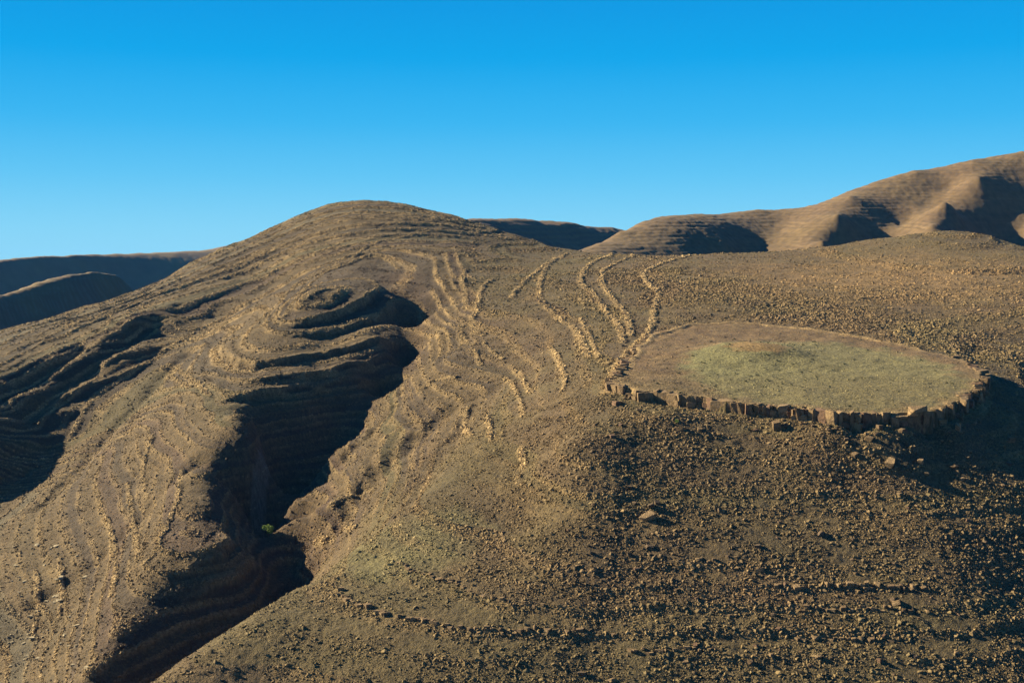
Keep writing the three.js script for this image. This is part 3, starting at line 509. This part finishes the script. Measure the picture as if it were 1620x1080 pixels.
for (const [px, py, back, ahead, size, label] of ledges) {
  const grp = new THREE.Group(); tag(grp, scene.children.some(c => c.name === 'rock_ledge') ? 'rock_ledge_' + String(scene.children.filter(c => c.name.startsWith('rock_ledge')).length).padStart(3, '0') : 'rock_ledge', label, 'ledge', 'ledges breaking out of the slopes'); scene.add(grp);
  const r = rng(px * 7 + py), path = traceBed(px, py, back, ahead); let i = 0;
  while (i < path.length) {
    const [x, d, yaw, gx, gd] = path[i], w = size * (.5 + 1.7 * r() ** 1.5), h = size * (.35 + .8 * r());
    if (r() < .85) { const t = size * (1 + r()), bx = x - gx * .3 + (r() - .5) * 1.3, bd = d - gd * .3 + (r() - .5) * 1.3; block(grp, 'rock_block', blocks[Math.floor(r() * 10)], rockMats[[0, 2, 4, 4][Math.floor(r() * 4)]], bx, topOf(bx - gx * .5, bd - gd * .5) - .3, bd, w, h + .3, t, yaw + (r() - .5) * 1, (r() - .5) * .4); }
    i += Math.max(1, Math.round(w * .9 + (r() < .2 ? 2 * r() : 0)));
  }
}
// ---------------------------------------------------------------- fallen blocks and boulders, one by one
let boulders = 0;
const toneWord = ['brown', 'dark brown', 'light brown', 'blackish brown', 'pale tan', 'reddish brown'];
function boulder(px, py, w, h, t, label, group, shape, mat, yaw = 0, tilt = 0, xd) {
  const [x, d] = xd || hit(px, py), o = new THREE.Mesh(shape, mat);
  tag(o, boulders ? 'boulder_' + String(boulders).padStart(3, '0') : 'boulder', label, 'boulder', group); boulders++;
  const block = blocks.includes(shape); o.position.set(x, topOf(x, d) + (block ? -.25 * h : .18 * h), -d); o.rotation.set(tilt, yaw, tilt * .7); o.scale.set(w, h, t); scene.add(o); return o;
}
boulder(1452, 672, 5, 3, 3, 'big pale flat-topped block fallen at the foot of the cliff', null, blocks[1], rockMats[4], .5, .12);
boulder(1490, 672, 2.6, 2.1, 2, 'square block standing in the cliff shadow beside the big fallen block', null, blocks[4], rockMats[2], .2);
boulder(1516, 680, 1.7, 2.3, 1.6, 'upright narrow block at the edge of the cliff shadow', null, blocks[2], rockMats[4], .9, .2);
boulder(978, 641, 3.2, 1.7, 2.2, 'flat-topped block below the thin left end of the rim', null, blocks[3], rockMats[5], .3);
boulder(1012, 652, 2.8, 2.2, 2.4, 'rounded boulder with a dark side below the left end of the rim', null, stones[1], rockMats[2], .4);
boulder(1031, 802, 3.4, 2.8, 2.8, 'dark rounded boulder, upper of a close pair midway down the slope', null, stones[2], rockMats[3], 1.2);
boulder(1026, 818, 3.8, 2.2, 2.2, 'tilted slab with a pale face, lower of a close pair of boulders', null, blocks[6], rockMats[4], .6, .35);
boulder(1229, 678, 2.4, 3, 2.2, 'upright dark boulder just below the middle of the cliff', null, blocks[7], rockMats[0], .2, .1);
boulder(1312, 682, 2.8, 2.3, 2.4, 'broad boulder casting a long shadow below the right half of the cliff', null, stones[4], rockMats[0], .2);
boulder(1410, 738, 3.4, 1.9, 2.2, 'pale wedge-shaped boulder alone on the rubble under the big fallen block', null, blocks[8], rockMats[4], 1, .25);
boulder(1510, 742, 3.2, 2.6, 2.4, 'dark boulder on the shaded right side of the slope', null, stones[5], rockMats[1], .3);
boulder(1008, 898, 2.6, 1.6, 1.8, 'reddish boulder beside the shallow gully low on the slope', null, stones[6], rockMats[5], .3);
boulder(1298, 848, 3.2, 2.2, 2.4, 'wide dark boulder midway between the cliff and the undercut ledge', null, stones[0], rockMats[3], .9);
{
  const r = rng(77);
  for (let i = 0; i < 290; i++) {
    const foot = i < 90, px = foot ? 975 + 570 * r() : 880 + 740 * r(), py = foot ? lerp(622, 672, clamp((px - 975) / 330)) + 30 * r() ** 2 : 668 + 410 * r() ** 1.3, z = .8 + .9 * r() ** 3, [x, d] = hit(px, py); if (rimDistance(x, d)[0] > -2.5) continue;
    const b = r() < .4, m = Math.floor(r() * 6); boulder(0, 0, z * (1 + .5 * r()), z * (.7 + .3 * r()), z, toneWord[m] + (b ? ' squared boulder' : ' rounded boulder') + ' lying loose among the rubble below the cliff', 'boulders on the rubble slope', b ? blocks[Math.floor(r() * 10)] : stones[Math.floor(r() * 8)], rockMats[m], r() * 6.28, (r() - .5) * .7, [x, d]);
  }
}
{ // pale slabs on the left slope
  const r = rng(78), g = Array.from({ length: 4 }, (_, i) => blockShape(500 + i, .22, .16)), m = new THREE.MeshStandardMaterial({ color: new THREE.Color().setRGB(.36, .31, .22), map: grainMap, bumpMap: grainBump, bumpScale: .08, roughness: .95 });
  let n = 0;
  for (let i = 0; i < 60; i++) {
    const px = 10 + 130 * r() * (1 - .3 * r()), py = 860 + 210 * r(), [x, d] = hit(px, py), w = .5 + 1.2 * r() ** 2, o = new THREE.Mesh(g[i % 4], m);
    tag(o, n ? 'flat_stone_' + String(n).padStart(3, '0') : 'flat_stone', 'pale flat stone lying on the lit slope beside the ravine', 'stone', 'pale flat stones on the left slope'); n++;
    o.position.set(x, topOf(x, d) - .12, -d); o.rotation.set(.3 * (r() - .5), r() * 6.28, .3 * (r() - .5)); o.scale.set(w * 1.5, .35 + .3 * r(), w); scene.add(o);
  }
}
// ---------------------------------------------------------------- loose stones nobody could count
{
  const r = rng(91), shapes = [stoneShape(401, 11, .75), stoneShape(402, 12, .6), stoneShape(403, 10, .85)];
  const heaps = { knoll: [[], [], []], hill: [[], [], []] };
  const tones = { knoll: [[.130, .090, .046], [.100, .069, .036], [.170, .120, .062], [.076, .053, .030]], hill: [[.125, .087, .043], [.10, .066, .037], [.19, .135, .068], [.115, .098, .048]] };
  for (let i = 0; i < 1700000; i++) {
    const d = i < 600000 ? Math.sqrt(lerp(262 ** 2, 455 ** 2, r())) : Math.sqrt(lerp(455 ** 2, 1040 ** 2, r())), x = (r() * 2 - 1) * (.445 * d + 6), u = r(), v = r(), near = inPolygon(nearHill, x, d);
    let dens, lo;
    if (near) {
      const clump = clamp(.55 + .8 * noise(x / 9 + 50, d / 9) + .5 * noise(x / 30, d / 30)), front = d < 440 && x > -25 + (d - 300) * .25 ? 1 : .55;
      const back = d > 470 ? 1.1 * sm(45, 10, lineDistance(rubbleBack, x, d)) : 0;
      dens = clump * (d < 455 ? front : .55 + back); lo = d < 455 ? .16 + .11 * front : .32 + .22 * back;
    } else { dens = (d < 455 ? .26 : d < 640 ? .42 : .2) * clamp(.5 + .9 * noise(x / 12, d / 12)); lo = d < 560 ? .26 : .3; }
    const bs = bedCoord(x, d, base(x, d)), bi = bedIndex(bs), bt = bedTops[bi + 1], onEdge = sm(1.5, .5, bt.s - bs) * bt.hard * clamp(.6 + .9 * noise(x / 42 + bi * 7.7, d / 42 + bi * 3.1));
    const pl = place(x, d);
    if (d > 760) dens *= .5;
    const tw = pl.hw > .3 ? thin(x, d, bs) : null, te = tw ? sm(.72, .84, tw.t) * tw.hard * pl.hw : 0;
    dens += onEdge * .6 + pl.rib * .9 + te * .6; lo *= 1 + .9 * te; lo *= 1 + .3 * Math.max(onEdge, pl.rib);
    if (u > dens) continue;
    const rd = pl.rd; if (rd > -1.2 && (rd > 7 || v > .25)) { if (v > .09) continue; }
    const size = Math.min(!near ? 1.3 : d < 455 ? 1.4 : 1.9, lo * Math.pow(1 - r() * .985, -.42)) * (rd > 0 ? .6 : 1), h = ground(x, d, pl);
    heaps[near ? 'knoll' : 'hill'][i % 3].push([x, h + size * .06, -d, size, r(), r(), r(), colour(x, d, h, pl)]);
  }
  const q = new THREE.Object3D(), col = new THREE.Color(); let n = 0;
  for (const key of ['knoll', 'hill']) heaps[key].forEach((list, k) => {
    const im = new THREE.InstancedMesh(shapes[k], M.rock, list.length), pal = tones[key];
    list.forEach(([x, y, z, s, a, b, c, gc], i) => {
      q.position.set(x, y, z); q.rotation.set((b - .5) * 1.6, a * 6.28, (c - .5) * 1.6); q.scale.set(s * (.8 + .7 * b), s * (.65 + .5 * c), s * (.8 + .5 * a)); q.updateMatrix(); im.setMatrixAt(i, q.matrix);
      const p = mix(pal[Math.floor(b * 4)], gc, key === 'hill' ? .9 : .75), v = (key === 'hill' ? .8 : .85) + .55 * c; im.setColorAt(i, col.setRGB(p[0] * v, p[1] * v, p[2] * v));
    });
    tag(im, n ? 'loose_stones_' + String(n).padStart(3, '0') : 'loose_stones', key === 'knoll' ? 'loose brown stones strewn over the slopes round the knoll' : 'loose stones strewn over the hill of ravines', 'stones', null, 'stuff'); n++; scene.add(im);
    console.log(im.name, list.length);
  });
}
// ---------------------------------------------------------------- plants
const leafMat = (r, g, b) => new THREE.MeshStandardMaterial({ color: new THREE.Color().setRGB(r, g, b), roughness: .9, side: THREE.DoubleSide });
const barkMat = new THREE.MeshStandardMaterial({ color: new THREE.Color().setRGB(.11, .08, .055), map: grainMap, roughness: 1 });
function leaves(seed, n, rad, size, squash) {                      // leaf-sized faces through clumps of a crown, centred at 0
  const r = rng(seed), pos = [], clumps = Array.from({ length: 9 }, () => { const u = r() * 2 - 1, t = r() * 6.28, k = rad * .62 * Math.sqrt(1 - u * u); return [Math.cos(t) * k, u * rad * .62 * squash, Math.sin(t) * k, rad * (.3 + .25 * r())]; });
  const a = new THREE.Vector3(), b = new THREE.Vector3();
  for (let i = 0; i < n; i++) {
    const c = clumps[Math.floor(r() * 9)], u = r() * 2 - 1, t = r() * 6.28, k = c[3] * Math.cbrt(r()), q = Math.sqrt(1 - u * u), x = c[0] + Math.cos(t) * q * k, y = c[1] + u * k * squash, z = c[2] + Math.sin(t) * q * k;
    a.set(r() - .5, r() - .5, r() - .5).normalize().multiplyScalar(size * (.6 + .8 * r())); b.set(r() - .5, r() - .5, r() - .5).cross(a).normalize().multiplyScalar(size * .45);
    pos.push(x - a.x, y - a.y, z - a.z, x + b.x, y + b.y, z + b.z, x + a.x, y + a.y, z + a.z, x - a.x, y - a.y, z - a.z, x + a.x, y + a.y, z + a.z, x - b.x, y - b.y, z - b.z);
  }
  const g = new THREE.BufferGeometry(); g.setAttribute('position', new THREE.Float32BufferAttribute(pos, 3)); g.computeVertexNormals(); return g;
}
{ // the lone tree in the ravine
  const [x, d] = hit(424, 848), t = new THREE.Group(); tag(t, 'green_tree', 'lone small green tree standing in the shaded ravine', 'tree'); t.position.set(x, topOf(x, d) - .1, -d); t.scale.setScalar(1.5); scene.add(t);
  const limb = (a, b, r0, r1) => { const v = new THREE.Vector3().subVectors(b, a), g = new THREE.CylinderGeometry(r1, r0, v.length(), 7); g.translate(0, v.length() / 2, 0); g.applyQuaternion(new THREE.Quaternion().setFromUnitVectors(new THREE.Vector3(0, 1, 0), v.normalize())); g.translate(a.x, a.y, a.z); return g; };
  const V = (...a) => new THREE.Vector3(...a), trunk = mergeGeometries([limb(V(0, 0, 0), V(.1, 1.3, 0), .17, .12), limb(V(.1, 1.3, 0), V(.8, 2.5, .2), .1, .04), limb(V(.1, 1.3, 0), V(-.7, 2.6, .1), .1, .04), limb(V(.1, 1.3, 0), V(.1, 2.9, -.5), .1, .04), limb(V(.05, .9, 0), V(-.4, 1.9, .7), .07, .03)]);
  t.add(tag(new THREE.Mesh(trunk, barkMat), 'trunk')); const crown = tag(new THREE.Mesh(leaves(5, 1500, 1.6, .15, .95), leafMat(.15, .22, .04)), 'crown'); crown.position.y = 2.5; t.add(crown);
}
{
  const shapes = [leaves(11, 110, .5, .11, .6), leaves(12, 110, .5, .11, .7), leaves(13, 110, .5, .12, .5)], green = leafMat(.13, .19, .035), dull = [leafMat(.055, .066, .034), leafMat(.07, .074, .036), leafMat(.045, .055, .034)], r = rng(31); let n = 0;
  const shrub = (x, d, w, m, label, group) => { const o = tag(new THREE.Mesh(shapes[n % 3], m), n ? 'desert_shrub_' + String(n).padStart(3, '0') : 'desert_shrub', label, 'shrub', group); n++; o.scale.setScalar(w); o.rotation.y = r() * 6.28; o.position.set(x, topOf(x, d) + .2 * w, -d); scene.add(o); };
  for (const [px, py, w, label] of [[1084, 640, 2.2, 'bright green bush growing at the foot of the rim'], [1071, 668, 2, 'yellow-green bush among rubble, a little below the rim'], [1078, 624, 2, 'dark green bush on the rim above the bright green bush']]) { const [x, d] = hit(px, py); shrub(x, d, w, label[0] === 'd' ? dull[0] : green, label); }
  for (let i = 0; i < 125; i++) {
    const c = r() < .62, px = c ? 1085 + 210 * r() : 1020 + 500 * r(), py = c ? 530 + 85 * r() : 530 + 108 * r(), [x, d] = onMesa(px, py + 6); if (rimDistance(x, d)[0] < 4) continue;
    const w = .75 + .75 * r() ** 2; shrub(x, d, w, dull[i % 3], (w > 1 ? 'low wide ' : 'tiny ') + ['dark green', 'dull olive', 'blackish green'][i % 3] + ' shrub dotting the flat top of the knoll', 'shrubs on top of the knoll');
  }
}
renderer.render(scene, camera);
